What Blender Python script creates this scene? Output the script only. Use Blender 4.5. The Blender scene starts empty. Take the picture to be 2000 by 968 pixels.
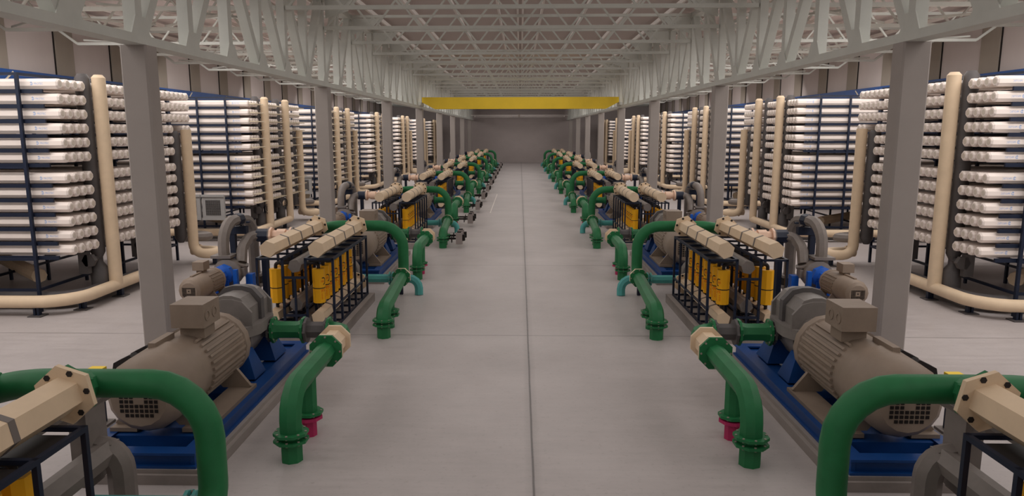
import bpy, math, random
from mathutils import Vector, Matrix
random.seed(7)
S = bpy.context.scene
COL = S.collection
PI = math.pi

# ------------------------------------------------------------------ camera
F, PITCH, YAW, ROLL = 1402.5, .161, -.0243, -.0014
fw = Vector((math.sin(YAW)*math.cos(PITCH), math.cos(YAW)*math.cos(PITCH), -math.sin(PITCH)))
r0 = Vector((math.cos(YAW), -math.sin(YAW), 0)); u0 = r0.cross(fw)
rt = r0*math.cos(ROLL) + u0*math.sin(ROLL); up = u0*math.cos(ROLL) - r0*math.sin(ROLL)
cd = bpy.data.cameras.new('camera'); cam = bpy.data.objects.new('camera', cd); COL.objects.link(cam)
cam.matrix_world = Matrix(((rt.x, up.x, -fw.x, 0), (rt.y, up.y, -fw.y, 0), (rt.z, up.z, -fw.z, 4.0), (0, 0, 0, 1)))
cd.sensor_fit = 'HORIZONTAL'; cd.sensor_width = 36; cd.lens = F/2000*36
cd.shift_x = 18.57/2000; cd.clip_end = 300; cd.clip_start = .05
S.camera = cam

# ------------------------------------------------------------------ world, light, exposure
w = bpy.data.worlds.new('world'); S.world = w; w.use_nodes = True
w.node_tree.nodes['Background'].inputs[0].default_value = (1.0, .95, .92, 1)
w.node_tree.nodes['Background'].inputs[1].default_value = .4
S.view_settings.view_transform = 'Standard'; S.view_settings.look = 'None'
S.view_settings.gamma = 1; S.view_settings.exposure = 0; S.view_settings.use_curve_mapping = False

def area(name, loc, sx, sy, power, color=(1, .955, .925), rot=(0, 0, 0)):
    l = bpy.data.lights.new(name, 'AREA'); l.shape = 'RECTANGLE'; l.size = sx; l.size_y = sy
    l.energy = power; l.color = color
    o = bpy.data.objects.new(name, l); o.location = loc; o.rotation_euler = rot; COL.objects.link(o)
    return o
area('nave_light', (0, 46, 6.95), 6, 90, 700)
area('roof_fill', (0, 44, 8.2), 11, 96, 900)  # fill light without a fixture, added under the roof to brighten the trusses
for sg in (-1, 1):
    area('side_light', (sg*10.2, 32, 6.95), 6.5, 84, 2500)
    for k in range(7):      # fill lights without fixtures, added over the gaps to brighten the rack fronts
        area('gap_fill', (sg*12.5, 11.6+11*k, 6.6), 7, 1.2, 170, rot=(math.radians(48), 0, 0))

# ------------------------------------------------------------------ materials
def srgb(*c):
    return tuple(((x/255)/12.92 if x/255 <= .04045 else ((x/255+.055)/1.055)**2.4) for x in c)
def mat(name, c, rough=.6, var=.12, scale=3.0, metal=0.0, stretch=(1, 1, 1), bump=0.0, spec=.3):
    m = bpy.data.materials.new(name); m.use_nodes = True
    nt = m.node_tree; b = nt.nodes['Principled BSDF']
    c = srgb(*c)
    b.inputs['Roughness'].default_value = rough; b.inputs['Metallic'].default_value = metal
    b.inputs['Specular IOR Level'].default_value = spec
    tc = nt.nodes.new('ShaderNodeTexCoord'); mp = nt.nodes.new('ShaderNodeMapping')
    mp.inputs['Scale'].default_value = stretch
    nz = nt.nodes.new('ShaderNodeTexNoise'); nz.inputs['Scale'].default_value = scale; nz.inputs['Detail'].default_value = 6
    nz.inputs['Roughness'].default_value = .65
    rp = nt.nodes.new('ShaderNodeValToRGB')
    rp.color_ramp.elements[0].position = .3; rp.color_ramp.elements[1].position = .7
    rp.color_ramp.elements[0].color = (*[x*(1-var) for x in c], 1)
    rp.color_ramp.elements[1].color = (*[min(1, x*(1+var)) for x in c], 1)
    L = nt.links.new
    L(tc.outputs['Object'], mp.inputs[0]); L(mp.outputs[0], nz.inputs[0]); L(nz.outputs[0], rp.inputs[0]); L(rp.outputs[0], b.inputs['Base Color'])
    if bump:
        bp = nt.nodes.new('ShaderNodeBump'); bp.inputs['Strength'].default_value = bump; bp.inputs['Distance'].default_value = .02
        L(nz.outputs[0], bp.inputs['Height']); L(bp.outputs[0], b.inputs['Normal'])
    return m
M = dict(
 green=mat('green_paint', (36, 110, 66), .5, .15), cream=mat('cream_paint', (222, 198, 168), .55, .06),
 pink=mat('peach_paint', (226, 192, 168), .55, .05),
 vessel=mat('white_gloss_shell', (240, 228, 220), .4, .03), cap=mat('cap_beige', (214, 202, 188), .6, .08, 9),
 beige=mat('beige_enamel', (140, 124, 110), .55, .1), blue=mat('blue_enamel', (16, 64, 126), .45, .12),
 blue2=mat('bright_blue_enamel', (26, 92, 190), .45, .1),
 navy=mat('navy_paint', (27, 35, 54), .5, .15), grey=mat('grey_pipe_paint', (126, 118, 113), .45, .14),
 dgrey=mat('dark_grey_pipe', (88, 84, 84), .5, .14), casing=mat('casing_grey', (124, 118, 114), .5, .14),
 black=mat('black_rubber', (42, 38, 38), .6, .15), dark=mat('near_black', (30, 24, 22), .8, .1),
 yellow=mat('amber_shell', (255, 184, 30), .45, .05), ycrane=mat('crane_yellow', (244, 208, 60), .5, .08, .6),
 orange=mat('orange_print', (224, 96, 20), .6, .05), magenta=mat('magenta_paint', (176, 44, 92), .5, .1),
 teal=mat('teal_paint', (78, 156, 152), .5, .12), steel=mat('bare_bolt', (150, 140, 130), .5, .1),
 concrete=mat('plinth_concrete', (148, 139, 134), .8, .16, 2.2, stretch=(1, .35, 1), bump=.2),
 column=mat('column_concrete', (158, 150, 145), .8, .06, .8, bump=.08),
 truss=mat('pale_green_grey_steel', (198, 199, 192), .55, .06, 1.5),
 wallp=mat('wall_panel_pink_grey', (186, 175, 171), .8, .05, .7, stretch=(1, 1, .4)),
 pil=mat('pilaster_taupe', (142, 132, 121), .8, .07, .8, stretch=(1, 1, .3)),
 farwall=mat('far_wall_plaster', (178, 167, 164), .8, .08, .25, stretch=(1, 1, 1.6)),
 logo=mat('pale_blue_print', (140, 172, 220), .6, .05), panel=mat('galvanised_sheet', (160, 158, 156), .5, .08, 2),
 actbox=mat('actuator_grey', (142, 132, 128), .5, .08), tube=mat('cream_tubing', (206, 192, 168), .5, .05),
 white=mat('white_rail', (226, 218, 212), .5, .04), band=mat('band_grey', (116, 108, 104), .6, .06),
)
def floor_mat():
    m = bpy.data.materials.new('polished_concrete_floor'); m.use_nodes = True
    nt = m.node_tree; b = nt.nodes['Principled BSDF']; L = nt.links.new; N_ = nt.nodes.new
    tc = N_('ShaderNodeTexCoord')
    def noise(sc, st, det=6):
        mp = N_('ShaderNodeMapping'); mp.inputs['Scale'].default_value = st; L(tc.outputs['Object'], mp.inputs[0])
        n = N_('ShaderNodeTexNoise'); n.inputs['Scale'].default_value = sc; n.inputs['Detail'].default_value = det
        n.inputs['Roughness'].default_value = .7; L(mp.outputs[0], n.inputs[0]); return n
    a = noise(.35, (1, 1, 1)); s = noise(1.6, (.5, 5, 1)); f = noise(14, (1, 1, 1), 8)
    def ramp(n, p0, c0, p1, c1):
        r = N_('ShaderNodeValToRGB'); e = r.color_ramp.elements; e[0].position = p0; e[1].position = p1
        e[0].color = (*c0, 1); e[1].color = (*c1, 1); L(n.outputs[0], r.inputs[0]); return r
    def mul(x, y, fac=1.0):
        mx = N_('ShaderNodeMix'); mx.data_type = 'RGBA'; mx.blend_type = 'MULTIPLY'; mx.inputs[0].default_value = fac
        L(x.outputs[2 if x.bl_idname == 'ShaderNodeMix' else 0], mx.inputs[6]); L(y.outputs[0], mx.inputs[7]); return mx
    base = ramp(a, .3, srgb(172, 164, 162), .7, srgb(190, 182, 180))
    r2 = ramp(s, .35, (.9, .9, .9), .65, (1, 1, 1)); r3 = ramp(f,   .3, (.72, .7, .69), .44, (1, 1, 1))
    x = mul(base, r2); x = mul(x, r3, .6)
    # joints: transverse every 7.55 m and two long ones
    sx = N_('ShaderNodeSeparateXYZ'); L(tc.outputs['Object'], sx.inputs[0])
    wob = noise(.7, (1, 1, 1), 3)
    def m_(op, p, q):
        n = N_('ShaderNodeMath'); n.operation = op
        for i, v in enumerate((p, q)):
            if v is None: continue
            if isinstance(v, (int, float)): n.inputs[i].default_value = v
            else: L(v, n.inputs[i])
        return n.outputs[0]
    def line(d, wd):
        r = N_('ShaderNodeMapRange'); L(d, r.inputs[0]); r.inputs[1].default_value = wd*.3; r.inputs[2].default_value = wd
        r.inputs[3].default_value = 0; r.inputs[4].default_value = 1; return r.outputs[0]
    wv = m_('MULTIPLY', m_('SUBTRACT', wob.outputs[0], .5), .02)
    yy = m_('ADD', m_('SUBTRACT', sx.outputs[1], 13.8-7.55*6), wv)
    dy = m_('ABSOLUTE', m_('SUBTRACT', m_('MODULO', yy, 7.55), 0.0), None)
    dy = m_('MINIMUM', dy, m_('SUBTRACT', 7.55, dy))
    dx = m_('ABSOLUTE', m_('SUBTRACT', m_('ADD', sx.outputs[0], wv), .165), None)
    j = m_('MULTIPLY', line(dy, .018), line(dx, .02))
    # grimy band along the long joint
    wide = N_('ShaderNodeMapRange'); L(dx, wide.inputs[0]); wide.inputs[1].default_value = 0; wide.inputs[2].default_value = .11
    wide.inputs[3].default_value = .82; wide.inputs[4].default_value = 1
    cc = N_('ShaderNodeCombineColor'); jj = m_('ADD', m_('MULTIPLY', j, .6), .4); jj = m_('MULTIPLY', jj, wide.outputs[0])
    for i in range(3): L(jj, cc.inputs[i])
    x = mul(x, cc)
    L(x.outputs[2], b.inputs['Base Color'])
    rr = N_('ShaderNodeMapRange'); L(s.outputs[0], rr.inputs[0]); rr.inputs[1].default_value = .3; rr.inputs[2].default_value = .7
    rr.inputs[3].default_value = .32; rr.inputs[4].default_value = .55; L(rr.outputs[0], b.inputs['Roughness'])
    b.inputs['Specular IOR Level'].default_value = .35
    return m
def ceil_mat():
    m = bpy.data.materials.new('corrugated_roof_sheet'); m.use_nodes = True
    nt = m.node_tree; b = nt.nodes['Principled BSDF']; L = nt.links.new
    b.inputs['Base Color'].default_value = (*srgb(194, 180, 175), 1); b.inputs['Roughness'].default_value = .7
    return m
M['floor'] = floor_mat(); M['roof'] = ceil_mat()

# ------------------------------------------------------------------ mesh collector
class MB:
    def __init__(s, *mats): s.v = []; s.f = []; s.mats = list(mats); s.cache = {}; s.smooth = 35
    def mi(s, m):
        if m is None: return 0
        if m not in s.mats: s.mats.append(m)
        return s.mats.index(m)
    def add(s, vs, fs, m=None):
        n = len(s.v); k = s.mi(m)
        s.v += [tuple(p) for p in vs]; s.f += [(tuple(i+n for i in f), k) for f in fs]; return s
    def box(s, x0, x1, y0, y1, z0, z1, m=None):
        vs = [(x, y, z) for z in (z0, z1) for y in (y0, y1) for x in (x0, x1)]
        return s.add(vs, [(0, 2, 3, 1), (4, 5, 7, 6), (0, 1, 5, 4), (2, 6, 7, 3), (0, 4, 6, 2), (1, 3, 7, 5)], m)
    def cbox(s, c, d, m=None):
        return s.box(c[0]-d[0]/2, c[0]+d[0]/2, c[1]-d[1]/2, c[1]+d[1]/2, c[2]-d[2]/2, c[2]+d[2]/2, m)
    def beam(s, a, b, w, h=None, m=None, ref=None):
        h = h or w; a = Vector(a); b = Vector(b); d = (b-a).normalized()
        ref = Vector(ref) if ref else (Vector((0, 0, 1)) if abs(d.z) < .95 else Vector((0, 1, 0)))
        p = d.cross(ref).normalized(); q = p.cross(d)
        vs = [e + p*(i*w/2) + q*(j*h/2) for e in (a, b) for i, j in ((-1, -1), (1, -1), (1, 1), (-1, 1))]
        return s.add(vs, [(0, 1, 2, 3), (7, 6, 5, 4), (0, 4, 5, 1), (1, 5, 6, 2), (2, 6, 7, 3), (3, 7, 4, 0)], m)
    def prism(s, poly, axis, t0, t1, m=None):   # poly in the two other axes
        def P(a, b, t): return {'x': (t, a, b), 'y': (a, t, b), 'z': (a, b, t)}[axis]
        n = len(poly); vs = [P(a, b, t) for t in (t0, t1) for a, b in poly]
        fs = [tuple(range(n))[::-1], tuple(range(n, 2*n))] + [(i, (i+1) % n, n+(i+1) % n, n+i) for i in range(n)]
        if axis == 'y': fs = [f[::-1] for f in fs]
        return s.add(vs, fs, m)
    def rings(s, rg, m=None, cap=True):
        n = len(rg[0]); vs = [p for r in rg for p in r]
        fs = [(k*n+i, k*n+(i+1) % n, (k+1)*n+(i+1) % n, (k+1)*n+i) for k in range(len(rg)-1) for i in range(n)]
        if cap: fs += [tuple(range(n))[::-1], tuple((len(rg)-1)*n+i for i in range(n))]
        return s.add(vs, fs, m)
    def lathe(s, c, axis, prof, n=14, m=None, rot=0.0):     # prof: (distance along axis, radius)
        c = Vector(c); d = Vector(axis).normalized()
        ref = Vector((0, 0, 1)) if abs(d.z) < .9 else Vector((0, 1, 0))
        p = ref.cross(d).normalized(); q = d.cross(p)
        rg = [[c + d*t + (p*math.cos(rot+2*PI*i/n) + q*math.sin(rot+2*PI*i/n))*max(r, 1e-4) for i in range(n)] for t, r in prof]
        return s.rings(rg, m)
    def cyl(s, a, b, r, n=12, m=None, rot=0.0):
        a = Vector(a); b = Vector(b)
        return s.lathe(a, b-a, [(0, r), ((b-a).length, r)], n, m, rot)
    def tube(s, pts, r, n=10, bend=.2, seg=5, m=None, rot=0.0, r2=None):
        pts = [Vector(p) for p in pts]; path = [pts[0]]
        bends = bend if isinstance(bend, (list, tuple)) else [bend]*(len(pts)-2)
        for i in range(1, len(pts)-1):
            a, b, c = pts[i-1], pts[i], pts[i+1]
            d1 = (a-b).normalized(); d2 = (c-b).normalized(); ang = d1.angle(d2)
            R = bends[i-1]; t = R/math.tan(ang/2)
            if t < 1e-4 or ang > PI-.05: path.append(b); continue
            t = min(t, (a-b).length*.98, (c-b).length*.98); R = t*math.tan(ang/2)
            o = b + (d1+d2).normalized()*(R/math.sin(ang/2))
            v1 = (b+d1*t)-o; v2 = (b+d2*t)-o; tot = v1.angle(v2); axs = v1.cross(v2).normalized()
            for k in range(seg+1): path.append(o + (Matrix.Rotation(tot*k/seg, 3, axs) @ v1))
        path.append(pts[-1])
        pp = [path[0]]
        for p in path[1:]:
            if (p-pp[-1]).length > 1e-4: pp.append(p)
        path = pp
        d = (path[1]-path[0]).normalized(); ref = Vector((0, 0, 1)) if abs(d.z) < .9 else Vector((1, 0, 0))
        p = ref.cross(d).normalized(); rg = []
        L_ = len(path)
        for k, c in enumerate(path):
            t0 = (path[k]-path[k-1]).normalized() if k else d
            t1 = (path[k+1]-path[k]).normalized() if k < L_-1 else t0
            t = (t0+t1).normalized()
            # project previous frame along incoming direction onto mitre plane
            q = t0.cross(p).normalized(); p = q.cross(t0).normalized()
            ring = []
            for i in range(n):
                a_ = rot+2*PI*i/n; o_ = (p*math.cos(a_)+q*math.sin(a_))*r
                o_ = o_ - t0*(o_.dot(t)/max(t0.dot(t), .2))
                ring.append(c+o_)
            rg.append(ring)
            q2 = t1.cross(p); p = q2.cross(t1).normalized()
        return s.rings(rg, m)
    def flange(s, c, axis, r, t=.04, n=12, bolts=8, m=None, rot=0.0, br=.016, bm='steel'):
        c = Vector(c); d = Vector(axis).normalized()
        s.lathe(c-d*t/2, d, [(0, r), (t, r)], n, m, rot)
        ref = Vector((0, 0, 1)) if abs(d.z) < .9 else Vector((0, 1, 0))
        p = ref.cross(d).normalized(); q = d.cross(p)
        for k in range(bolts):
            a = 2*PI*(k+.5)/bolts+rot; o = c + (p*math.cos(a)+q*math.sin(a))*r*(.84 if n > 6 else .76)
            s.lathe(o-d*(t/2+.008), d, [(0, br), (t+.016, br)], 6, M[bm])
        return s
    def mesh(s, name, sg, base):
        key = sg
        if key in s.cache: return s.cache[key]
        me = bpy.data.meshes.new(name)
        vs = [((p[0]-base[0])*sg, p[1]-base[1], p[2]-base[2]) for p in s.v]
        fs = [f if sg > 0 else f[::-1] for f, _ in s.f]
        me.from_pydata(vs, [], fs)
        for m in s.mats: me.materials.append(m)
        if len(s.mats) > 1: me.polygons.foreach_set('material_index', [k for _, k in s.f])
        import bmesh
        bm = bmesh.new(); bm.from_mesh(me); bmesh.ops.recalc_face_normals(bm, faces=bm.faces); bm.to_mesh(me); bm.free()
        if s.smooth:
            me.shade_smooth(); me.set_sharp_from_angle(angle=math.radians(s.smooth))
        me.update(); s.cache[key] = me
        return me

class N:   # template node: a thing, a part or a sub-part
    def __init__(s, name, mb=None, kids=(), off=(0, 0, 0), label=None, kind=None):
        s.name = name; s.mb = mb; s.kids = list(kids); s.off = off; s.label = label; s.kind = kind
    def add(s, name, mb=None, **k): n = N(name, mb, **k); s.kids.append(n); return n
def inst(n, sg, base, dy=0.0, parent=None, skip=()):
    me = n.mb.mesh(n.name, sg, (0, 0, 0) if n.off != (0, 0, 0) else base) if n.mb else None
    o = bpy.data.objects.new(n.name, me); COL.objects.link(o)
    if parent is None:
        o.location = (sg*base[0], base[1]+dy, base[2])
    else:
        o.parent = parent
        if n.off != (0, 0, 0):
            pb = Vector(base); o.location = ((n.off[0]-pb.x)*sg, n.off[1]-pb.y, n.off[2]-pb.z)
    if n.label: o['label'] = n.label
    if n.kind: o['kind'] = n.kind
    b2 = base if n.off == (0, 0, 0) else (0, 0, 0)
    for k in n.kids:
        if k.name in skip: continue
        inst(k, sg, b2, 0, o, skip)
    return o
def struct(name, mb, base=(0, 0, 0), label=None):
    o = bpy.data.objects.new(name, mb.mesh(name, 1, base)); o.location = base; COL.objects.link(o); o['kind'] = 'structure'
    if label: o['label'] = label
    return o
def tag(o, label, cat, group=None):
    o['label'] = label; o['category'] = cat
    if group: o['group'] = group
    return o
def text2d(txt, size):
    c = bpy.data.curves.new('t', 'FONT'); c.body = txt; c.size = size; c.resolution_u = 2; c.align_x = 'LEFT'
    o = bpy.data.objects.new('t', c); COL.objects.link(o)
    me = o.to_mesh(); vs = [(v.co.x, v.co.y) for v in me.vertices]; fs = [tuple(p.vertices) for p in me.polygons]
    o.to_mesh_clear(); bpy.data.objects.remove(o); bpy.data.curves.remove(c)
    return vs, fs

BAY = 11.0
ORD = ['nearest', 'second', 'third', 'fourth', 'fifth', 'sixth', 'seventh', 'eighth', 'ninth']
def where(sg, j):
    return ('left' if sg < 0 else 'right') + ' row, ' + ('nearest the viewer' if j == 0 else ORD[j] + ' from the viewer')

# ================================================================== structure
XW, ZR, Y0, Y1 = 17.2, 8.3, -13.0, 94.0
struct('floor', MB(M['floor']).box(-XW-.2, XW+.2, Y0, Y1+.2, -.2, 0))
mk = MB(M['white']); mk.beam((-1.469, 35.484, .001), (-1.463, 46.233, .001), .05, .004).beam((-2.132, 46.419, .001), (-1.463, 46.233, .001), .07, .004)
struct('floor_marking', mk)
def corrugated(x0, x1, y0, y1, z):
    mb = MB(M['roof']); mb.smooth = 0; n = int((y1-y0)/.3); vs = []; fs = []
    for i in range(n+1):
        y = y0+(y1-y0)*i/n; z_ = z + (.05 if i % 2 else 0)
        vs += [(x0, y, z_), (x1, y, z_)]
        if i: fs.append((2*i-2, 2*i-1, 2*i+1, 2*i))
    mb.add(vs, fs); mb.box(x0, x1, y0, y1, z+.1, z+.2); return mb
struct('ceiling', corrugated(-XW, XW, Y0, Y1, ZR))
for sg, nm in ((-1, 'wall_left'), (1, 'wall_right')):
    mb = MB(M['wallp'], M['pil'], M['dark'])
    mb.box(sg*XW, sg*(XW+.2), Y0, Y1, 0, ZR+.2)
    y = 26.9-3.667*10
    while y < Y1-1.2:
        mb.box(min(sg*XW, sg*(XW-.1)), max(sg*XW, sg*(XW-.1)), y, y+1.05, 0, ZR, M['pil'])
        mb.box(min(sg*XW, sg*(XW-.05)), max(sg*XW, sg*(XW-.05)), y-.02, y, 0, ZR, M['dark'])  # dark strip painted in as the shadow along the pilaster's near edge
        y += 3.667
    struct(nm, mb)
struct('wall_far', MB(M['farwall']).box(-XW, XW, Y1, Y1+.2, 0, ZR+.2))

# columns
cm = MB(M['column'])
b_ = .03
cm.prism([(5.97+b_, 11.68), (6.41-b_, 11.68), (6.41, 11.68+b_), (6.41, 12.05-b_), (6.41-b_, 12.05), (5.97+b_, 12.05), (5.97, 12.05-b_), (5.97, 11.68+b_)], 'z', 0, 5.37)
for j in range(-1, 8):
    for sg in (-1, 1):
        o = bpy.data.objects.new('column', cm.mesh('column', sg, (6.19, 11.86, 0)))
        o.location = (sg*6.19, 11.86+BAY*j, 0); COL.objects.link(o); o['kind'] = 'structure'

# longitudinal lattice girders on the columns, one object for each bay
def girder():
    mb = MB(M['truss']); mb.smooth = 0; x = 6.12; P0 = 9.8; st = BAY/6
    mb.box(5.97, 6.3, P0, P0+BAY, 5.37, 5.51)
    mb.box(6.0, 6.24, P0, P0+BAY, 7.92, 8.1)
    for i in range(6):
        y = P0+i*st
        mb.box(x-.1, x+.1, y-.1, y+.1, 5.5, 7.95)
        if i in (0, 1, 2): mb.beam((x, y+.12, 5.5), (x, y+st-.12, 7.95), .2, .19, ref=(0, 1, 0))
        if i in (0, 4, 5): mb.beam((x, y-.12, 5.5), (x, y-st+.12, 7.95), .2, .19, ref=(0, 1, 0))
        # gusset plates at the nodes
        mb.prism([(y-.3, 5.5), (y+.3, 5.5), (y+.14, 5.8), (y-.14, 5.8)], 'x', 6.0, 6.02)
    return mb
gm = girder()
for j in range(-2, 8):
    for sg in (-1, 1):
        o = bpy.data.objects.new('lattice_girder', gm.mesh('lattice_girder', sg, (6.12, 9.8, 5.37)))
        o.location = (sg*6.12, 9.8+BAY*j, 5.37); COL.objects.link(o); o['kind'] = 'structure'
        if j == 7: o.scale.y = .64

# roof trusses
def nave_truss():
    mb = MB(M['truss']); mb.smooth = 0; st = 5.97/4
    mb.box(-6.0, 6.0, -.05, .05, 7.07, 7.17); mb.box(-6.0, 6.0, -.05, .05, 7.97, 8.06)
    for k in range(-4, 5):
        xb = k*st
        for d in (-1, 1):
            xt = xb+d*st/2
            if abs(xt) > 5.99: continue
            mb.beam((xb+d*.04, 0, 7.12), (xt, 0, 8.0), .055, .055)
    for sg in (-1, 1):
        mb.prism([(sg*5.95, 7.95), (sg*4.95, 7.95), (sg*5.25, 7.62), (sg*5.95, 7.4)], 'y', -.015, .015)
    return mb
def side_truss():
    mb = MB(M['truss']); mb.smooth = 0; st = 5.97/4
    mb.box(6.24, 15.9, -.05, .05, 7.07, 7.17); mb.box(6.24, XW, -.05, .05, 7.97, 8.06)
    mb.beam((15.9, 0, 7.12), (17.1, 0, 8.0), .08, .08)
    x = 6.97
    while x < 15.9:
        for d in (-1, 1): mb.beam((x+d*.04, 0, 7.12), (x+d*st/2, 0, 8.0), .055, .055)
        x += st
    return mb
nt_, sd_ = nave_truss(), side_truss()
for k in range(-4, 23):
    y = 11.63+BAY/3*k
    o = bpy.data.objects.new('roof_truss', nt_.mesh('roof_truss', 1, (0, 0, 7.06))); o.location = (0, y, 7.06)
    COL.objects.link(o); o['kind'] = 'structure'
    for sg in (-1, 1):
        o = bpy.data.objects.new('side_roof_truss', sd_.mesh('side_roof_truss', sg, (6.24, 0, 7.06))); o.location = (sg*6.24, y, 7.06)
        COL.objects.link(o); o['kind'] = 'structure'
pm = MB(M['white']).box(-.035, .035, Y0, Y1, 8.06, 8.2)
for x in [-.09, .09] + [sg*(.746+1.4925*k) for k in range(0, 11) for sg in (-1, 1)]:
    if abs(abs(x)-6.12) < .2: continue
    o = bpy.data.objects.new('purlin', pm.mesh('purlin', 1, (0, 0, 8.06))); o.location = (x, 0, 8.06)
    COL.objects.link(o); o['kind'] = 'structure'
# crossed wind bracing between the side roof trusses
wb = MB(M['truss']); st3 = BAY/3
wb.beam((6.4, 0, 7.2), (10.9, st3, 7.2), .06); wb.beam((10.9, 0, 7.25), (6.4, st3, 7.25), .06)
wb.beam((11.2, 0, 7.2), (15.7, st3, 7.2), .06); wb.beam((15.7, 0, 7.25), (11.2, st3, 7.25), .06)
for k in range(-2, 20, 2):
    for sg in (-1, 1):
        o = bpy.data.objects.new('wind_bracing', wb.mesh('wind_bracing', sg, (6.4, 0, 7.2))); o.location = (sg*6.4, 11.63+st3*k, 7.2)
        COL.objects.link(o); o['kind'] = 'structure'
# blue beam along each side wall
for sg in (-1, 1):
    mb = MB(M['blue'], M['tube']); a, b = sorted((sg*16.86, sg*17.08))
    mb.box(a, b, 2, Y1, 5.55, 6.02); mb.box(a, b, 2, Y1, 6.02, 6.05)
    for k in range(20):
        y = 6+4.4*k; mb.beam((sg*16.85, y, 5.62), (sg*16.85, y+.5, 5.98), .03, .05, M['tube'])
        a2, b2 = sorted((sg*17.08, sg*XW)); mb.box(a2, b2, y, y+.1, 5.6, 5.9)
    tag(bpy.data.objects.new('wall_beam', mb.mesh('wall_beam', 1, (sg*16.7, 2, 5.55))),
        'long blue steel beam fixed along the %s side wall above the racks' % ('left' if sg < 0 else 'right'), 'beam')
    o = bpy.data.objects['wall_beam' if sg < 0 else 'wall_beam.001']; o.location = (sg*16.7, 2, 5.55); COL.objects.link(o)

# ================================================================== bridge cranes
cr = bpy.data.objects.new('overhead_crane', None); cr.location = (0, 44.2, 5.51); COL.objects.link(cr)
tag(cr, 'yellow overhead bridge crane spanning the aisle between the lattice girders', 'crane')
def part(name, mb, parent, base):
    o = bpy.data.objects.new(name, mb.mesh(name, 1, base)); COL.objects.link(o); o.parent = parent; return o
g = MB(M['ycrane']); g.prism([(-5.9, 6.02), (-5.9, 5.72), (-5.15, 5.33), (5.15, 5.33), (5.9, 5.72), (5.9, 6.02)], 'y', 43.9, 44.4)
part('girder', g, cr, (0, 44.2, 5.51))
for sg in (-1, 1):
    e = MB(M['truss']); e.prism([(43.3, 5.52), (45.1, 5.52), (44.8, 5.72), (43.6, 5.72)], 'x', min(sg*5.9, sg*6.15), max(sg*5.9, sg*6.15))
    part('end_carriage', e, cr, (0, 44.2, 5.51))
cr2 = bpy.data.objects.new('light_crane_beam', None); cr2.location = (0, 88, 5.51); COL.objects.link(cr2)
tag(cr2, 'thin white crane beam of two rails spanning in front of the far wall', 'beam')
part('rail', MB(M['white']).box(-5.95, 5.8, 87.97, 88.03, 5.86, 5.93), cr2, (0, 88, 5.51))
part('rail', MB(M['white']).box(-5.6, 5.4, 88.4, 88.46, 5.70, 5.76), cr2, (0, 88, 5.51))
for x in (-5.5, 5.3): part('hanger', MB(M['white']).box(x, x+.08, 87.97, 88.46, 5.70, 5.9), cr2, (0, 88, 5.51))
part('hoist', MB(M['steel']).box(-.2, 0, 87.9, 88.2, 5.7, 6.02), cr2, (0, 88, 5.51))

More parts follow.
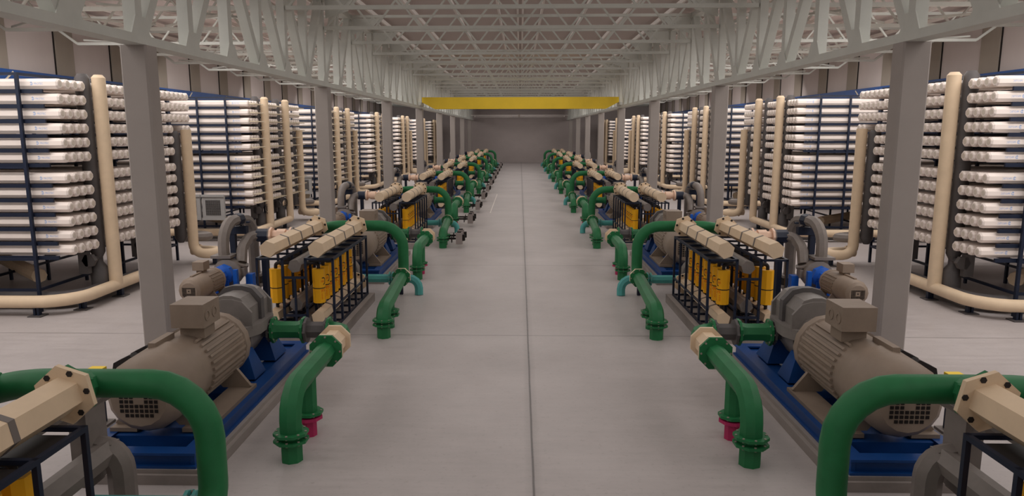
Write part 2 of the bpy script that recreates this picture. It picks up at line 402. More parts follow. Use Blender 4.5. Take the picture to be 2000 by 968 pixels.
# ================================================================== big pumps
def pump_template():
    B = (4.42, 9.9, .17)
    t = N('high_pressure_pump')
    fr = MB(M['blue']); x0, x1, y0, y1 = 3.72, 5.12, 7.66, 12.15
    fr.box(x0, x1, y0, y1, .17, .2)
    for a, b in ((x0, x0+.05), (x1-.05, x1)):
        fr.box(a+.03 if a == x0 else a-.03, b+.03 if a == x0 else b-.03, y0+.05, y1-.05, .2, .33)
        fr.box(a-.0 if a == x0 else a-.13, b+.13 if a == x0 else b, y0, y1, .33, .36)
    for y in (y0, y1-.18): fr.box(x0+.05, x1-.05, y+.06, y+.11, .2, .33); fr.box(x0+.18, x1-.18, y, y+.18, .33, .36)
    for y in (8.3, 9.75): fr.box(x0+.08, x1-.08, y-.12, y+.12, .2, .34)
    fr.box(x0+.1, x0+.45, 9.95, y1-.1, .28, .31); fr.box(x1-.45, x1-.1, 9.95, y1-.1, .28, .31)
    t.add('base_frame', fr)
    pd = MB(M['blue'])
    def trap(mb, y, ya, yb): mb.prism([(4.02, .34), (4.82, .34), (4.68, .72), (4.16, .72)], 'y', ya, yb)
    q = MB(M['blue']); q.rings([[(3.95, 10.2, .34), (4.9, 10.2, .34), (4.9, 10.65, .34), (3.95, 10.65, .34)], [(4.1, 10.32, .74), (4.74, 10.32, .74), (4.74, 10.55, .74), (4.1, 10.55, .74)]])
    t.add('pedestal', q)
    q = MB(M['blue']); q.rings([[(3.95, 11.1, .34), (4.9, 11.1, .34), (4.9, 11.65, .34), (3.95, 11.65, .34)], [(4.1, 11.2, .74), (4.74, 11.2, .74), (4.74, 11.5, .74), (4.1, 11.5, .74)]])
    t.add('pedestal', q)
    # motor
    cx, cz = 4.42, .935
    mo = MB(M['beige']); mo.smooth = 30
    mo.lathe((cx, 7.84, cz), (0, 1, 0), [(0, .33), (.06, .4), (.18, .46), (.77, .47), (.82, .45), (2.1, .45), (2.12, .475), (2.26, .475), (2.32, .4), (2.4, .22)], 16)
    m = t.add('motor', mo)
    fins = MB(M['beige'])
    for sgn in (0, 1):
        for k in range(11):
            a = math.radians(-52+k*11.0) + (PI if sgn else 0)
            if sgn: a = PI - math.radians(-52+k*11.0)
            c, s_ = math.cos(a), math.sin(a)
            fins.beam((cx+.46*c, 8.85, cz+.46*s_), (cx+.46*c, 9.9, cz+.46*s_), .035, .035, ref=(c, 0, s_))
    m.add('cooling_fins', fins)
    gr = MB(M['dark'])
    for i in range(8):
        for k in range(8):
            if (i in (3, 4) and k in (3, 4, 5)) or (i in (0, 7) and k in (0, 7)) : continue
            gr.cbox((cx+(i-3.5)*.058, 7.838, cz+(k-3.5)*.056), (.04, .01, .038))
    m.add('fan_grille', gr, label='square black air holes in the end cover')
    tb = MB(M['beige'])
    tb.box(4.06, 4.49, 8.87, 9.37, 1.5, 1.81); tb.box(4.12, 4.44, 9.0, 9.32, 1.33, 1.5)
    for y in (8.98, 9.2):
        tb.lathe((4.064, y, 1.65), (-1, 0, 0), [(0, .075), (.012, .075), (.012, .05), (.002, .05)], 12)
    m.add('terminal_box', tb)
    m.add('cable_duct', MB(M['beige']).box(4.47, 4.56, 8.4, 8.9, 1.36, 1.44))
    kk = MB(M['black']); kk.prism([(4.86, .98), (5.02, 1.02), (4.98, 1.2), (4.78, 1.3), (4.7, 1.25)], 'y', 8.35, 8.5)
    kk.prism([(4.86, .98), (5.02, 1.02), (4.98, 1.2), (4.78, 1.3), (4.7, 1.25)], 'y', 8.75, 8.9); kk.box(4.84, 4.95, 8.4, 8.85, 1.06, 1.16)
    m.add('cable_bracket', kk, label='dark bracket on the far flank')
    for sg in (1, -1):
        ft = MB(M['beige'])
        X = lambda a: cx - sg*a
        ft.box(min(X(.28), X(.62)), max(X(.28), X(.62)), 8.25, 9.85, .36, .41)
        for y in (8.35, 9.68):
            ft.prism([(X(.12), .52), (X(.38), .72), (X(.6), .43), (X(.56), .41), (X(.2), .41)][::sg], 'y', y, y+.06)
        ft.prism([(X(.3), .6), (X(.36), .66), (X(.56), .43), (X(.5), .43)][::sg], 'y', 8.41, 9.68) if False else None
        m.add('motor_foot', ft)
    # pump
    cs = MB(M['casing']); pz = .98
    cs.lathe((cx, 10.42, pz), (0, 1, 0), [(0, .2), (.02, .3), (.92, .3), (.94, .2)], 10, rot=PI/10)
    cs.prism([(3.98, 10.62), (4.1, 10.36), (4.74, 10.36), (4.86, 10.62), (4.86, 11.2), (4.74, 11.46), (4.1, 11.46), (3.98, 11.2)], 'z', .93, 1.09)
    cs.prism([(4.1, .95), (4.74, .95), (4.74, .8), (4.58, .56), (4.26, .56), (4.1, .8)], 'y', 10.5, 11.36)
    c_ = t.add('pump_casing', cs)
    def arch_poly(hw, top, z0):
        return [(cx-hw, z0), (cx-hw, top-.2), (cx-hw*.62, top-.04), (cx-hw*.2, top), (cx+hw*.2, top), (cx+hw*.62, top-.04), (cx+hw, top-.2), (cx+hw, z0)]
    for y, th, hw, tp in ((10.46, .05, .37, 1.5), (10.9, .13, .36, 1.62), (11.32, .05, .37, 1.5)):
        c_.add('casing_rib', MB(M['casing' if th < .1 else 'dgrey']).prism(arch_poly(hw, tp, 1.05), 'y', y, y+th))
    c_.add('casing_dome', MB(M['casing']).prism(arch_poly(.31, 1.55, 1.05), 'y', 10.5, 11.35))
    t.add('shaft_coupling', MB(M['blue']).cyl((cx, 10.2, .92), (cx, 10.46, .92), .17, 10))
    return t, B
pt, PB = pump_template()
plm = MB(M['concrete']); plm.box(3.6, 5.24, 7.6, 12.3, 0, .12); plm.box(3.66, 5.18, 7.64, 12.24, .12, .17)
for j in range(7):
    for sg in (-1, 1):
        tag(inst(N('concrete_plinth', plm), sg, (4.42, 9.9, 0), BAY*j), 'grey concrete plinth under the big pump, ' + where(sg, j), 'plinth', 'plinths under the big pumps')
        tag(inst(pt, sg, PB, BAY*j), 'beige motor and grey pump on a blue base, ' + where(sg, j), 'pump', 'high pressure pumps in two rows')

# ================================================================== pump discharge pipes
def downleg(t, x, y, z, n, stub='green', r=.145, paired=True, zt=.36):
    t.add('flange', MB(M['green']).flange((x, y, zt), (0, 0, 1), .215, .035, n, 8, rot=PI/n))
    if paired: t.add('flange', MB(M['green']).flange((x, y, zt-.09), (0, 0, 1), .215, .035, n, 8, rot=PI/n))
    t.add('floor_stub', MB(M['green']).cyl((x, y, 0), (x, y, zt), r*.92, n))
def discharge_template(n):
    t = N('discharge_pipe'); x, z, r = 2.8, .87, .14
    y = 11.06
    t.add('flange', MB(M['dgrey']).flange((3.99, y, z), (1, 0, 0), .2, .035, n, 8, rot=PI/n))
    t.add('flange', MB(M['green']).flange((3.93, y, z), (1, 0, 0), .215, .04, n, 8, rot=PI/n))
    t.add('nozzle', MB(M['dgrey']).cyl((4.12, y, z), (3.98, y, z), .12, n), label='dark grey nozzle')
    t.add('spool', MB(M['green']).lathe((3.93, y, z), (-1, 0, 0), [(0, .17), (.08, .14), (.38, .14), (.46, .17)], n))
    t.add('flange', MB(M['green']).flange((3.45, y, z), (1, 0, 0), .215, .04, n, 8, rot=PI/n))
    t.add('rubber_coupling', MB(M['dgrey']).lathe((3.42, y, z), (-1, 0, 0), [(0, .21), (.04, .21), (.041, .135), (.32, .135), (.321, .2), (.35, .2)], n), label='dark grey coupling')
    t.add('flange', MB(M['green']).flange((3.04, y, z), (1, 0, 0), .215, .04, n, 8, rot=PI/n))
    t.add('elbow', MB(M['green']).tube([(3.06, y, z), (x, y, z), (x, 10.55, z)], r, n, bend=.22, seg=3))
    t.add('flange', MB(M['green']).flange((x, 10.53, z), (0, 1, 0), .225, .03, n, 8, rot=PI/n))
    t.add('expansion_joint', MB(M['cream']).lathe((x, 10.51, z), (0, -1, 0), [(0, .25), (.05, .25), (.051, .18), (.48, .18), (.481, .25), (.53, .25)], n, rot=PI/n), label='cream joint')
    t.add('flange', MB(M['green']).flange((x, 9.95, z), (0, 1, 0), .25, .04, n, 8, rot=PI/n))
    t.add('elbow_pipe', MB(M['green']).tube([(x, 9.95, z), (x, 8.27, z), (x, 8.27, .35)], r, n, bend=.36, seg=4))
    downleg(t, x, 8.27, .35, n)
    t.add('branch_pipe', MB(M['green']).cyl((x, 9.02, z), (x, 9.02, .3), .115, n))
    t.add('flange', MB(M['green']).flange((x, 9.02, .32), (0, 0, 1), .19, .035, n, 6, rot=PI/n))
    t.add('drain_stub', MB(M['magenta']).lathe((x, 9.02, 0), (0, 0, 1), [(0, .1), (.23, .1), (.231, .18), (.275, .18)], n), label='magenta stub with flange')
    return t
dp_near, dp_far = discharge_template(8), discharge_template(14)
for j in range(7):
    for sg in (-1, 1):
        tag(inst(dp_near if j < 2 else dp_far, sg, (2.8, 8.27, 0), BAY*j), 'green pump outlet pipe with cream joint and magenta stub, ' + where(sg, j), 'pipe', 'pump outlet pipes along the aisle')

# ================================================================== energy recovery racks (yellow shells in navy frames)
def yellow_shell(n):
    mb = MB(M['yellow']); mb.cyl((0, 0, 0), (0, 0, .68), .122, n, rot=PI/n)
    return mb
def shell_print():
    mb = MB(M['black'], M['orange']); R = .1245
    def wrap(u, v, ang): a = ang+u/R; return (-math.cos(a)*R, -math.sin(a)*R, v)
    # dark open ring around letters
    for k in range(7):
        a0, a1 = math.radians(60+k*30), math.radians(60+(k+1)*30)
        q = [(r_*math.cos(a_), .44+r_*1.25*math.sin(a_)) for r_, a_ in ((.035+.012*math.sin(k/8*PI), a0), (.035+.012*math.sin(k/8*PI), a1), (.035, a1), (.035, a0))]
        q = [(.035+.0, 0)] if False else [(.066*math.cos(a0), .44+.078*math.sin(a0)), (.066*math.cos(a1), .44+.078*math.sin(a1)), (.048*math.cos(a1), .44+.058*math.sin(a1)), (.048*math.cos(a0), .44+.058*math.sin(a0))]
        mb.add([wrap(u, v, .55) for u, v in q], [(0, 1, 2, 3)])
    vs, fs = text2d('ERI', .055); mb.add([wrap(-(u-.045), v+.42, .55) for u, v in vs], fs, M['orange'])
    vs, fs = text2d('PX', .085); mb.add([wrap(-(u-.05), v+.22, .55) for u, v in vs], fs, M['orange'])
    for k in range(4): mb.add([wrap(u, v, .55) for u, v in ((-.06, .08+.032*k), (.05, .08+.032*k), (.05, .09+.032*k), (-.06, .09+.032*k))], [(0, 1, 2, 3)], M['orange'])
    return mb
def erd_template(n, nt2):
    t = N('energy_recovery_rack'); Y = 13.5; YE = 16.56
    for (xa, xb, inner) in ((3.6, 4.13, True), (4.58, 5.07, False)):
        fr = MB(M['navy']); w_ = .045
        for x in (xa, xb):
            fr.box(x-w_/2, x+w_/2, Y, YE, 1.555, 1.6); fr.box(x-w_/2, x+w_/2, Y, YE, .2, .245)
            fr.box(x-w_/2+.004, x+w_/2-.004, Y, YE, .6, .64)
            for i in range(6):
                y = Y+(YE-Y-w_)*i/5
                fr.box(x-w_/2, x+w_/2, y, y+w_, .2, 1.6)
        for i in range(6):
            y = Y+(YE-Y-w_)*i/5
            fr.box(xa, xb, y, y+w_, 1.558, 1.598); fr.box(xa, xb, y, y+w_, .2, .24)
        t.add('frame', fr)
    for y in (Y, YE-.045):
        cf = MB(M['navy'])
        cf.box(4.13, 4.58, y, y+.045, 1.19, 1.235).box(4.13, 4.58, y, y+.045, .44, .485).box(4.13, 4.58, y, y+.045, .2, .24).box(4.33, 4.37, y+.002, y+.043, .21, 1.22)
        t.add('cross_frame', cf)
    tr = MB(M['black'])
    for i in range(5): tr.box(3.66, 4.08, Y+.12+.6*i, Y+.55+.6*i, 1.5, 1.56)
    t.add('clamp_tray', tr, label='black clamps on the top bars')
    ys, pr_ = yellow_shell(nt2 if nt2 > 8 else 8), shell_print()
    bd = MB(M['black']).lathe((0, 0, .29), (0, 0, 1), [(0, .1225), (0, .1245), (.018, .1245), (.018, .1225)], nt2 if nt2 > 8 else 8, rot=PI/(nt2 if nt2 > 8 else 8))
    ca = MB(M['black']).tube([(0, 0, .6), (0, 0, .79), (.26, 0, .79)], .035, 8, .06, 3)
    cb = MB(M['black']).tube([(0, 0, .6), (0, 0, .79), (-.29, 0, .79)], .035, 8, .06, 3)
    da = MB(M['black']).cyl((0, 0, -.17), (0, 0, .01), .035, 8)
    for x, c in ((3.98, ca), (4.83, cb)):
        for i in range(8):
            y = Y+.36+.335*i
            s_ = t.add('pressure_exchanger', ys, off=(x, y, .65))
            s_.add('band', bd); s_.add('top_connector', c, label='black bent connector'); s_.add('bottom_connector', da)
            if x < 4.5: s_.add('printed_mark', pr_, label='dark ring and orange lettering')
    def manifold(name, x, z, r, m, y0, y1, nb, flange_y=None, rot=0.0):
        rot += .2 if n == 6 else 0; a = t.add(name, MB(m).cyl((x, y0, z), (x, y1, z), r, n, rot=rot))
        for k in range(nb):
            yb = y0 + (y1-y0)*(k+1)/(nb+1)
            a.add('seam_band', MB(M['band']).cyl((x, yb-.035, z), (x, yb+.035, z), r*1.025, n, rot=rot))
        if flange_y: a.add('flange', MB(m).flange((x, flange_y, z), (0, 1, 0), .265, .05, 6 if n == 6 else 14, 6 if n == 6 else 8, bm='black', br=.028, rot=rot))
    manifold('upper_manifold', 3.87, 1.79, .165, M['cream'], 13.38, 16.78, 3, 16.76, PI/6)
    manifold('upper_manifold', 4.8, 1.79, .165, M['cream'], 13.38, 16.78, 3, 16.76, PI/6)
    manifold('lower_manifold', 3.93, .42, .14, M['cream'], 13.55, 16.85, 4, 16.85, PI/6)
    manifold('lower_manifold', 4.83, .42, .14, M['cream'], 13.55, 16.85, 4, 16.85, PI/6)
    manifold('centre_manifold', 4.37, 1.42, .135, M['grey'], 13.6, 17.95, 1)
    manifold('centre_manifold', 4.37, .66, .135, M['grey'], 13.6, 18.1, 1)
    hd = MB(M['grey']); hd.box(4.5, 4.68, 17.95, 18.2, .3, 1.35); hd.box(4.46, 4.52, 17.9, 18.25, .35, 1.4)
    hd.lathe((4.56, 17.6, 1.22), (0, 1, 0), [(0, .13), (.8, .13), (.9, .09)], 8)
    hd.box(4.28, 4.6, 18.0, 18.16, .56, .76)
    t.add('end_header', hd, label='grey square header')
    t.add('floor_elbow', MB(M['grey']).tube([(4.55, 18.1, .68), (4.22, 18.05, .68), (4.22, 18.05, 0)], .14, 8 if n == 6 else 12, .22, 5), label='grey elbow down to the floor')
    return t
erd_near, erd_far = erd_template(6, 8), erd_template(14, 14)
epl = MB(M['concrete']); epl.box(3.46, 5.25, 13.3, 16.7, 0, .2)
for j in range(8):
    for sg in (-1, 1):
        dy = BAY*(j-1)
        tag(inst(N('concrete_plinth', epl), sg, (4.35, 15, 0), dy), 'grey concrete plinth under the yellow-shell rack, ' + where(sg, j), 'plinth', 'plinths under the recovery racks')
        tag(inst(erd_near if j < 2 else erd_far, sg, (4.35, 15, .2), dy, skip=('printed_mark',) if j > 3 else ()),
            'navy frame of yellow cylinders with cream manifolds on top, ' + where(sg, j), 'rack', 'energy recovery racks in two rows')

# ================================================================== green arch pipes
def arch_template(n):
    t = N('arched_header_pipe'); x, yA, zA, r = 2.83, 17.15, 1.75, .131
    t.add('arch', MB(M['green']).tube([(5.46, yA, 1.5), (4.5, yA, zA), (x, yA, zA), (x, yA, .56), (x, 16.86, .56)], r, 12 if n == 8 else 16, bend=[1.6, .52, .25], seg=6))
    for xx in (3.87, 4.8):
        t.add('branch_stub', MB(M['green']).cyl((xx, yA, zA), (xx, 16.82, 1.79), .125, 8 if n == 8 else 14))
        t.add('flange', MB(M['green']).flange((xx, 16.81, 1.79), (0, 1, 0), .245, .035, 6 if n == 8 else 14, 0, rot=PI/6 if n == 8 else 0))
    z = .56
    t.add('expansion_joint', MB(M['cream']).flange((x, 16.83, z), (0, 1, 0), .225, .07, n, 8, rot=PI/n), label='cream flange')
    t.add('flange', MB(M['green']).flange((x, 16.76, z), (0, 1, 0), .225, .04, n, 8, rot=PI/n))
    t.add('elbow_pipe', MB(M['green']).tube([(x, 16.76, z), (2.7, 14.4, z), (2.67, 13.62, z), (2.67, 13.62, .3)], .145, n, bend=[.2, .3], seg=4))
    downleg(t, 2.67, 13.62, .3, n)
    t.add('branch_pipe', MB(M['green']).cyl((2.69, 14.35, z), (2.69, 14.35, .3), .115, n))
    downleg(t, 2.69, 14.35, .3, n, r=.115)
    return t
ar_near, ar_far = arch_template(8), arch_template(14)
def teal_template(n):
    t = N('teal_drain_pipe'); y, z = 17.42, .4
    t.add('pipe', MB(M['teal']).cyl((4.2, y, z), (2.75, y, z), .105, n))
    t.add('flange', MB(M['teal']).flange((3.22, y, z), (1, 0, 0), .17, .035, n, 8))
    t.add('flange', MB(M['teal']).flange((3.14, y, z), (1, 0, 0), .17, .035, n, 8))
    t.add('elbow', MB(M['teal']).tube([(2.8, y, z), (2.5, y, z), (2.5, y-.05, 0)], .105, n, bend=.25, seg=4))
    t.add('support_post', MB(M['navy']).box(2.9, 2.98, y-.05, y+.05, 0, .4), label='navy post')
    return t
tl_near, tl_far = teal_template(8), teal_template(14)
for j in range(8):
    for sg in (-1, 1):
        dy = BAY*(j-1)
        tag(inst(ar_near if j < 2 else ar_far, sg, (2.85, 17.15, 0), dy), 'large green pipe arch over the floor, ' + where(sg, j), 'pipe', 'green pipe arches along the aisle')
        tag(inst(tl_near if j < 2 else tl_far, sg, (3.2, 17.42, 0), dy), 'teal drain pipe bending to the floor, ' + where(sg, j), 'pipe', 'teal drain pipes')

# ================================================================== valve actuators on the left row
def actuator():
    t = N('valve_actuator'); z = .33
    t.add('stem', MB(M['dark']).cyl((2.68, 0, z), (2.2, 0, z), .035, 10))
    w_ = MB(M['dark']); R = .12
    w_.tube([(2.36, R*math.cos(a), z-.02+R*math.sin(a)) for a in [2*PI*k/14 for k in range(15)]], .014, 6, 0)
    for k in range(3):
        a = PI*k/3; w_.beam((2.36, R*math.cos(a), z-.02+R*math.sin(a)), (2.36, -R*math.cos(a), z-.02-R*math.sin(a)), .014)
    t.add('handwheel', w_)
    t.add('gearbox', MB(M['actbox']).box(1.99, 2.21, -.1, .12, .14, .54), label='tall grey box')
    t.add('position_switch', MB(M['dark']).box(1.9, 1.99, -.06, .1, .26, .46), label='black knob')
    t.add('cable_gland', MB(M['dark']).box(2.03, 2.17, -.04, .08, .54, .57))
    return t
ac = actuator()
spots = [(13.62+BAY*k, 'green arch') for k in range(1, 7)] + [(8.27+BAY*k, 'pump outlet') for k in range(2, 7)]
for y, nm in spots:
    for d, w2 in ((0, 'nearer'), (.73, 'farther')):
        k = round((y-(13.62 if 'arch' in nm else 8.27))/BAY)
        a_ = inst(ac, -1, (2.1, 0, 0), y+d)
        tag(a_, '%s grey valve actuator box at the %s leg of the left %s' % (w2, ORD[k+1] if 'arch' in nm else ORD[k], nm), 'actuator', 'grey valve actuators beside the left row')

# ================================================================== booster pumps and grey pipes
def booster_template(n):
    t = N('booster_pump'); cx, cz = 6.72, .8
    mo = MB(M['beige']); mo.smooth = 30
    mo.lathe((cx, 14.1, cz), (0, 1, 0), [(0, .17), (.05, .23), (.14, .26), (.6, .262), (.62, .25), (1.15, .25), (1.16, .265), (1.24, .265), (1.3, .16)], 14)
    m = t.add('motor', mo)
    fins = MB(M['beige'])
    for k in range(20):
        a = math.radians(-60+k*15.8)
        c, s_ = math.cos(a), math.sin(a)
        if 60 < math.degrees(a) % 360 < 120: continue
        fins.beam((cx+.255*c, 14.72, cz+.255*s_), (cx+.255*c, 15.24, cz+.255*s_), .02, .02, ref=(c, 0, s_))
    m.add('cooling_fins', fins)
    gr = MB(M['dark'])
    for i in range(9):
        for k in range(7):
            if (3 <= i <= 5 and 3 <= k <= 5 and not (i == 4 and k == 4)) or (i in (0, 8) and k in (0, 8)): continue
            gr.cbox((cx+(i-4)*.03, 14.097, cz+(k-4)*.03), (.021, .008, .021))
    m.add('fan_grille', gr, label='square black air holes in the end cover')
    m.add('terminal_box', MB(M['beige']).box(cx-.04, cx+.2, 14.75, 15.05, 1.1, 1.28).box(cx+.0, cx+.14, 14.8, 15.0, 1.02, 1.1))
    m.add('cable_duct', MB(M['beige']).box(cx+.0, cx+.05, 14.3, 14.78, 1.05, 1.08))
    for sg in (-1, 1):
        ft = MB(M['beige']); a, b = sorted((cx+sg*.1, cx+sg*.34)); ft.box(a, b, 14.7, 15.4, .47, .5)
        ft.prism([(cx+sg*.08, .56), (cx+sg*.22, .66), (cx+sg*.32, .5), (cx+sg*.1, .5)][::-sg], 'y', 14.75, 14.79)
        ft.prism([(cx+sg*.08, .56), (cx+sg*.22, .66), (cx+sg*.32, .5), (cx+sg*.1, .5)][::-sg], 'y', 15.3, 15.34)
        m.add('motor_foot', ft)
    t.add('coupling_guard', MB(M['blue2']).lathe((cx, 15.4, cz), (0, 1, 0), [(0, .12), (.3, .15), (.34, .235), (.5, .235), (.6, .15)], 8))
    fr = MB(M['blue2'])
    for x in (6.38, 6.98): fr.box(x-.05, x+.05, 14.3, 16.5, .02, .22); fr.box(x-.08, x+.08, 14.3, 16.5, .22, .25)
    for y in (14.3, 15.4, 16.4): fr.box(6.38, 6.98, y, y+.1, .02, .25)
    fr.box(6.42, 6.96, 14.6, 15.5, .25, .47)
    fr.box(6.33, 6.42, 15.62, 15.72, .25, .95); fr.box(6.36, 7.0, 15.58, 15.76, .25, .3); fr.box(6.55, 6.9, 15.66, 15.7, .3, .7)
    fr.box(6.2, 6.36, 16.2, 16.4, .0, .74); fr.box(6.3, 6.9, 16.1, 16.18, .38, .46)
    t.add('base_frame', fr)
    vo = MB(M['grey']); vo.lathe((cx, 15.98, cz), (0, 1, 0), [(0, .22), (.03, .32), (.3, .32), (.34, .22)], 14)
    vo.lathe((6.82, 16.2, .9), (0, 0, 1), [(0, .2), (.14, .17), (.26, .15)], 8)
    vo.box(6.34, 6.6, 16.1, 16.3, .72, .9)
    t.add('volute', vo)
    t.add('top_flange', MB(M['grey']).box(6.6, 7.06, 15.98, 16.42, 1.14, 1.2))
    t.add('side_flange', MB(M['grey']).lathe((6.5, 16.28, .97), (-.4, 0, .9), [(0, .2), (.04, .2)], 8))
    return t
def gooseneck(n):
    t = N('gooseneck_pipe')
    t.add('pipe', MB(M['grey']).tube([(6.83, 16.2, 1.2), (6.83, 16.2, 1.93), (6.66, 17.6, 1.93), (6.66, 17.6, .5)], .135, n, bend=.5, seg=5))
    t.add('clamp_band', MB(M['navy']).cyl((6.76, 16.82, 1.93), (6.73, 17.02, 1.93), .148, n), label='navy clamp')
    t.add('support_post', MB(M['navy']).box(6.84, 6.97, 16.9, 17.03, 0, 1.6).box(6.55, 6.97, 16.88, 17.04, 1.58, 1.76).box(6.48, 6.56, 16.92, 17.0, 1.84, 1.88), label='navy post')
    t.add('flange', MB(M['grey']).box(6.45, 6.87, 17.4, 17.8, .44, .5))
    t.add('gasket_ring', MB(M['black']).lathe((6.66, 17.6, .24), (0, 0, 1), [(0, .18), (.2, .18)], n), label='dark ring between the plates')
    t.add('floor_flange', MB(M['grey']).box(6.43, 6.89, 17.38, 17.82, .18, .24).cyl((6.66, 17.6, 0), (6.66, 17.6, .18), .14, n))
    return t
def crosspipe(n):
    t = N('transfer_pipe'); y, z = 17.1, 1.52; xx = 6.02
    t.add('curved_pipe', MB(M['grey']).tube([(6.48, 16.3, 1.0), (6.5, 16.45, 1.3), (6.52, 17.0, z), (6.3, y, z), (6.2, y, z)][0:5], .13, n, bend=[.2, .3, .1], seg=4))
    t.add('coupling', MB(M['navy']).cyl((6.36, y, z), (6.07, y, z), .162, 8 if n < 12 else 14), label='navy sleeve')
    t.add('support_post', MB(M['navy']).box(6.16, 6.28, y-.06, y+.06, 0, z-.1), label='navy post')
    t.add('grey_flange', MB(M['band']).cyl((6.07, y, z), (6.045, y, z), .2, n))
    t.add('fitting', MB(M['pink']).lathe((6.04, y, z), (-1, 0, 0), [(0, .2), (.05, .2), (.051, .13), (.17, .12), (.171, .16), (.38, .16), (.381, .12), (.48, .13), (.481, .2), (.53, .2)], n), label='peach flanged fitting')
    t.add('grey_flange', MB(M['band']).cyl((5.51, y, z), (5.47, y, z), .2, n))
    return t
def stand():
    t = N('instrument_stand')
    t.add('base_plate', MB(M['grey']).box(5.58, 5.9, 9.1, 9.4, 0, .03).box(5.62, 5.86, 9.14, 9.36, .03, .06))
    t.add('post', MB(M['navy']).box(5.7, 5.8, 9.2, 9.3, .05, .74), label='navy post')
    t.add('valve_head', MB(M['ycrane']).box(5.68, 5.88, 9.18, 9.36, .72, .82), label='yellow box')
    t.add('arm', MB(M['grey']).box(4.95, 5.7, 9.24, 9.28, .75, .78), label='thin grey bar')
    return t
bn, bf = booster_template(8), booster_template(12)
for j in range(8):
    for sg in (-1, 1):
        dy = BAY*(j-1)
        tag(inst(bn if j < 2 else bf, sg, (6.72, 15.3, 0), dy), 'small booster pump on blue frame behind the columns, ' + where(sg, j), 'pump', 'booster pumps behind the columns')
gn, gf, cn, cf_ = gooseneck(8), gooseneck(12), crosspipe(8), crosspipe(12)
for j in range(8):
    for sg in (-1, 1):
        dy = BAY*(j-1)
        tag(inst(gn if j < 2 else gf, sg, (6.75, 16.9, 0), dy), 'grey gooseneck pipe with navy clamp over the booster pump, ' + where(sg, j), 'pipe', 'grey gooseneck pipes')
        tag(inst(cn if j < 2 else cf_, sg, (6.0, 17.1, 0), dy), 'grey curved pipe with navy sleeve and peach fitting, ' + where(sg, j), 'pipe', 'transfer pipes to the arches')
st_ = stand()
for j in range(7):
    for sg in (-1, 1):
        tag(inst(st_, sg, (5.75, 9.25, 0), BAY*j), 'small yellow-topped instrument stand beside the big motor, ' + where(sg, j), 'stand', 'instrument stands beside the motors')

# ================================================================== membrane racks
VX0, VX1, VR = 10.0, 16.8, .119
rows = [5.03-.318*k for k in range(6)] + [2.99-.322*k for k in range(6)]
colsA = [15.74+.275*i for i in range(4)]; colsB = [17.16+.27*i for i in range(7)]; colsC = [19.6+.27*i for i in range(9)]
cols = colsA+colsB+colsC
def vessel_mb(x0=VX0):
    mb = MB(M['vessel']); mb.smooth = 30
    mb.lathe((x0, 0, 0), (1, 0, 0), [(0, VR-.03), (.03, VR), (VX1-x0-.03, VR), (VX1-x0, VR-.03)], 8, rot=PI/8); return mb
ves = vessel_mb()
capm = MB(M['cap']).lathe((VX0-.004, 0, 0), (1, 0, 0), [(0, .06), (.01, .062)], 8, rot=PI/8)
def logo_mb():
    mb = MB(M['logo']); y = -VR*.928
    vs, fs = text2d('PROTEC', .062); mb.add([(10.5-u*.85, y, v-.022) for u, v in vs], fs)
    for r_a, r_b in ((.034, .022),):
        n = 16
        for k in range(n-3):
            a0, a1 = 2*PI*k/n+.6, 2*PI*(k+1)/n+.6
            mb.add([(10.56+r*math.cos(a), y, r*math.sin(a)) for r, a in ((r_a, a0), (r_a, a1), (r_b, a1), (r_b, a0))], [(0, 1, 2, 3)])
    mb.add([(10.555, y, -.03), (10.565, y, -.03), (10.565, y, .045), (10.555, y, .045)], [(0, 1, 2, 3)])
    mb.smooth = 0
    return mb
lgo = logo_mb()
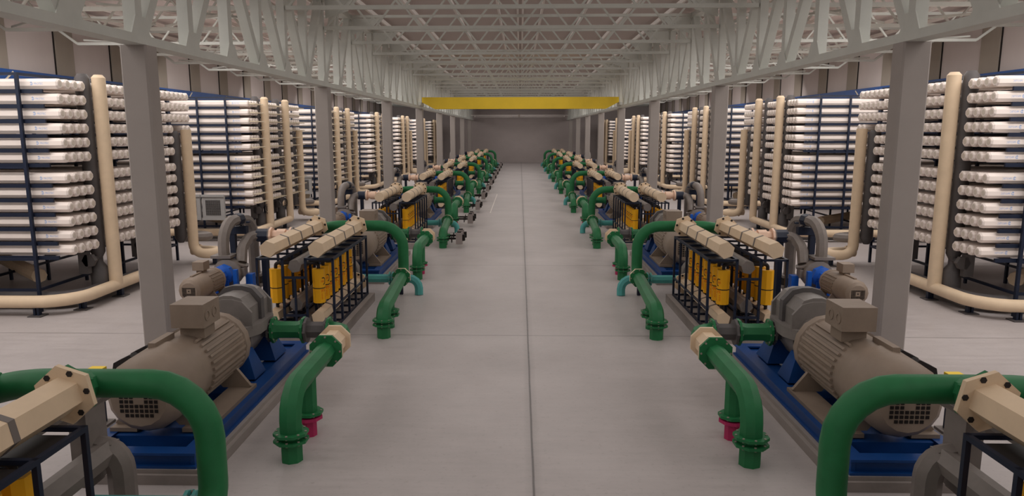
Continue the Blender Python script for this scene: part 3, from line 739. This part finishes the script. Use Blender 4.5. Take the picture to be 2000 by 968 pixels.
def rack_template(detail, tubing):
    t = N('membrane_rack'); B0 = 15.5; B1 = 22.05
    xs = [10.78+1.05*i for i in range(5)] + [16.6]
    fr = MB(M['navy']); w_ = .065
    for y in (B0, (B0+B1)/2+.2, B1):
        for x in xs if y != B1 else xs[::2]:
            fr.box(x-w_/2, x+w_/2, y-w_/2, y+w_/2, 0, 5.26)
    for y in (B0, B1):
        fr.box(xs[0]-.03, xs[-1]+.03, y-.03, y+.03, 5.2, 5.26)
        for z in (.5, 1.2): fr.box(xs[0]-.03, xs[-1]+.03, y-.025, y+.025, z-.03, z+.03)
        fr.box(xs[0]-.03, xs[-1]+.03, y-.025, y+.025, 3.21, 3.25)
    for z in [r-.165 for r in rows]:
        fr.box(10.3, 16.7, B0+.07, B0+.12, z-.04, z+.045)
        for x in (xs[0], xs[3], xs[5]): fr.box(x-.02, x+.02, B0+.07, B1, z-.03, z+.02)
    for x in (xs[0], xs[2], xs[4], xs[5]):
        for z in (.5, 1.2, 5.23): fr.box(x-.025, x+.025, B0, B1, z-.03, z+.03)
    t.add('frame', fr)
    n = 0
    for ci, y in enumerate(cols[:9]):
        for ri, z in enumerate(rows):
            if n >= 99: break
            n += 1
            v = t.add('pressure_vessel', ves, off=(0, y, z))
            if detail: v.add('end_cap', capm, label='beige disc')
            if detail and ci == 0: v.add('printed_logo', lgo, label='pale blue maker name')
    rest = MB(M['vessel'], M['cap']); rest.smooth = 30
    k = 0
    for ci, y in enumerate(cols):
        for ri, z in enumerate(rows):
            k += 1
            if k <= n or (ri > 2 and ci in (16, 17)): continue
            rest.lathe((VX0, y, z), (1, 0, 0), [(0, VR-.03), (.03, VR), (VX1-VX0, VR)], 8, rot=PI/8)
            rest.lathe((VX0-.004, y, z), (1, 0, 0), [(0, .06), (.01, .062)], 8, M['cap'], rot=PI/8)
    t.add('pressure_vessel', rest, kind='stuff')
    nn = 12
    def riser(name, x, y, z0, z1, r, m):
        return t.add(name, MB(m).lathe((x, y, z0), (0, 0, 1), [(0, r), (z1-z0-.07, r), (z1-z0, r*.6)], nn))
    for y in (16.86, 19.2):
        g_ = MB(M['dgrey'])
        g_.lathe((10.18, y, .3), (0, 0, 1), [(0, .2), (.45, .2), (.6, .1), (.72, .1), (.85, .165), (4.92, .165), (5.03, .1)], nn)
        g_.lathe((10.18, y, 1.0), (0, -1, 0), [(0, .08), (.3, .08), (.301, .16), (.42, .16)], 6); g_.box(10.2, 10.42, y-.42, y-.28, .68, 1.2)
        t.add('feed_header', g_, label='dark grey vertical pipe with a valve')
    riser('product_header', 9.85, 16.95, .3, 5.31, .152, M['cream'])
    riser('product_header', 9.85, 19.42, .3, 5.31, .152, M['cream'])
    t.add('feed_header', MB(M['dgrey']).lathe((10.16, 21.08, .72), (0, 0, 1), [(0, .08), (.15, .17), (3.2, .17), (3.3, .1)], nn), label='shorter dark grey vertical pipe')
    sh = MB(M['cream']); sh.tube([(9.85, 21.2, 4.06), (9.85, 21.2, .38), (9.3, 21.2, .36), (9.3, 21.75, .36), (10.2, 21.85, .36)], .15, nn, bend=[.3, .22, .22], seg=5)
    t.add('product_header', sh, label='shorter cream pipe turning at the floor')
    t.add('flange', MB(M['cream']).flange((9.98, 21.83, .36), (1, .1, 0), .2, .05, 8, 6, bm='dgrey'))
    t.add('reject_pipe', MB(M['grey']).tube([(10.1, 21.2, .85), (9.4, 21.55, .85), (10.4, 22.0, .85)], .13, 8, bend=.1, seg=2), label='grey bent pipe')
    t.add('floor_pipe', MB(M['cream']).tube([(17.0, 15.12, .32), (9.85, 15.12, .32), (9.85, 19.42, .32)], .14, nn, bend=.8, seg=6), label='cream pipe along the floor')
    t.add('floor_pipe', MB(M['dgrey']).tube([(16.8, 15.8, .24), (10.15, 15.75, .24), (10.12, 19.1, .24)], .17, nn, bend=.6, seg=5), label='grey pipe along the floor')
    for x, y in ((10.6, 15.12), (12.8, 15.12), (14.9, 15.12), (9.97, 15.75), (9.85, 17.1), (9.85, 18.7), (9.3, 21.4)):
        t.add('pipe_support', MB(M['navy'], M['dgrey']).box(x-.06, x-.01, y-.05, y+.05, .02, .2).box(x+.02, x+.07, y-.05, y+.05, .02, .2).box(x-.15, x+.15, y-.14, y+.14, 0, .025, M['dgrey']))
    t.add('cross_pipe', MB(M['cream']).cyl((11.5, 16.6, .6), (16.2, 20.9, .6), .17, 8), label='cream pipe under the vessels')
    if tubing:
        for z in rows:
            tb = MB(M['tube'])
            for ys in (colsA, colsB[:4], colsB[4:], colsC[:4], colsC[4:]):
                a, b = ys[0], ys[-1]
                tb.tube([(9.98, a, z-.02), (9.76, a, z-.02), (9.76, b+.2, z-.02), (9.93, b+.2, z-.02), (9.76, b+.2, z-.12), (9.66, a+.3, z-.12)], .012, 5, 0)
                for y in ys: tb.cyl((10.0, y, z-.02), (9.76, y, z-.02), .02, 5)
            t.add('sampling_tube', tb, label='thin cream tubing')
        for xx in (10.68, 11.55):
            pn = N('control_panel')
            t.kids.append(pn)
            pn.mb = MB(M['panel']).box(xx, xx+.8, 14.6, 14.72, .86, 1.74)
            pn.mb.box(xx-.02, xx+.82, 14.56, 14.62, 1.68, 1.76).box(xx-.02, xx+.82, 14.56, 14.62, .84, .92)
            ho = MB(M['dark'])
            for i in range(14):
                for k in range(13): ho.cbox((xx+.15+i*.039, 14.595, 1.03+k*.043), (.026, .01, .029))
            pn.add('perforated_grille', ho, label='square grid of black holes')
            for bx_ in (xx+.02, xx+.74):
                pn.add('bracket', MB(M['navy']).box(bx_, bx_+.05, 14.72, 15.47, 1.6, 1.65).box(bx_, bx_+.05, 14.72, 15.47, .95, 1.0).box(bx_, bx_+.05, 14.72, 14.77, .95, 1.65))
        for y in (16.86, 19.2):
            hw = MB(M['black']); R = .17
            hw.tube([(9.9, y-.1+R*math.cos(a), 1.02+R*math.sin(a)) for a in [2*PI*k/14 for k in range(15)]], .014, 6, 0)
            for k in range(3):
                a = PI*k/3; hw.beam((9.9, y-.1+R*math.cos(a), 1.02+R*math.sin(a)), (9.9, y-.1-R*math.cos(a), 1.02-R*math.sin(a)), .016)
            t.add('handwheel', hw)
    return t
rt_plain, rt_tube, rt_far, rt_fart = rack_template(True, False), rack_template(True, True), rack_template(False, False), rack_template(False, True)
for j in range(7):
    for sg in (-1, 1):
        t = (rt_plain if j == 0 or sg > 0 else rt_tube) if j < 3 else (rt_far if sg > 0 else rt_fart)
        tag(inst(t, sg, (13.0, 18.0, 0), BAY*j), 'tall rack of stacked white tubes by the wall, ' + where(sg, j), 'rack', 'membrane racks along the walls')
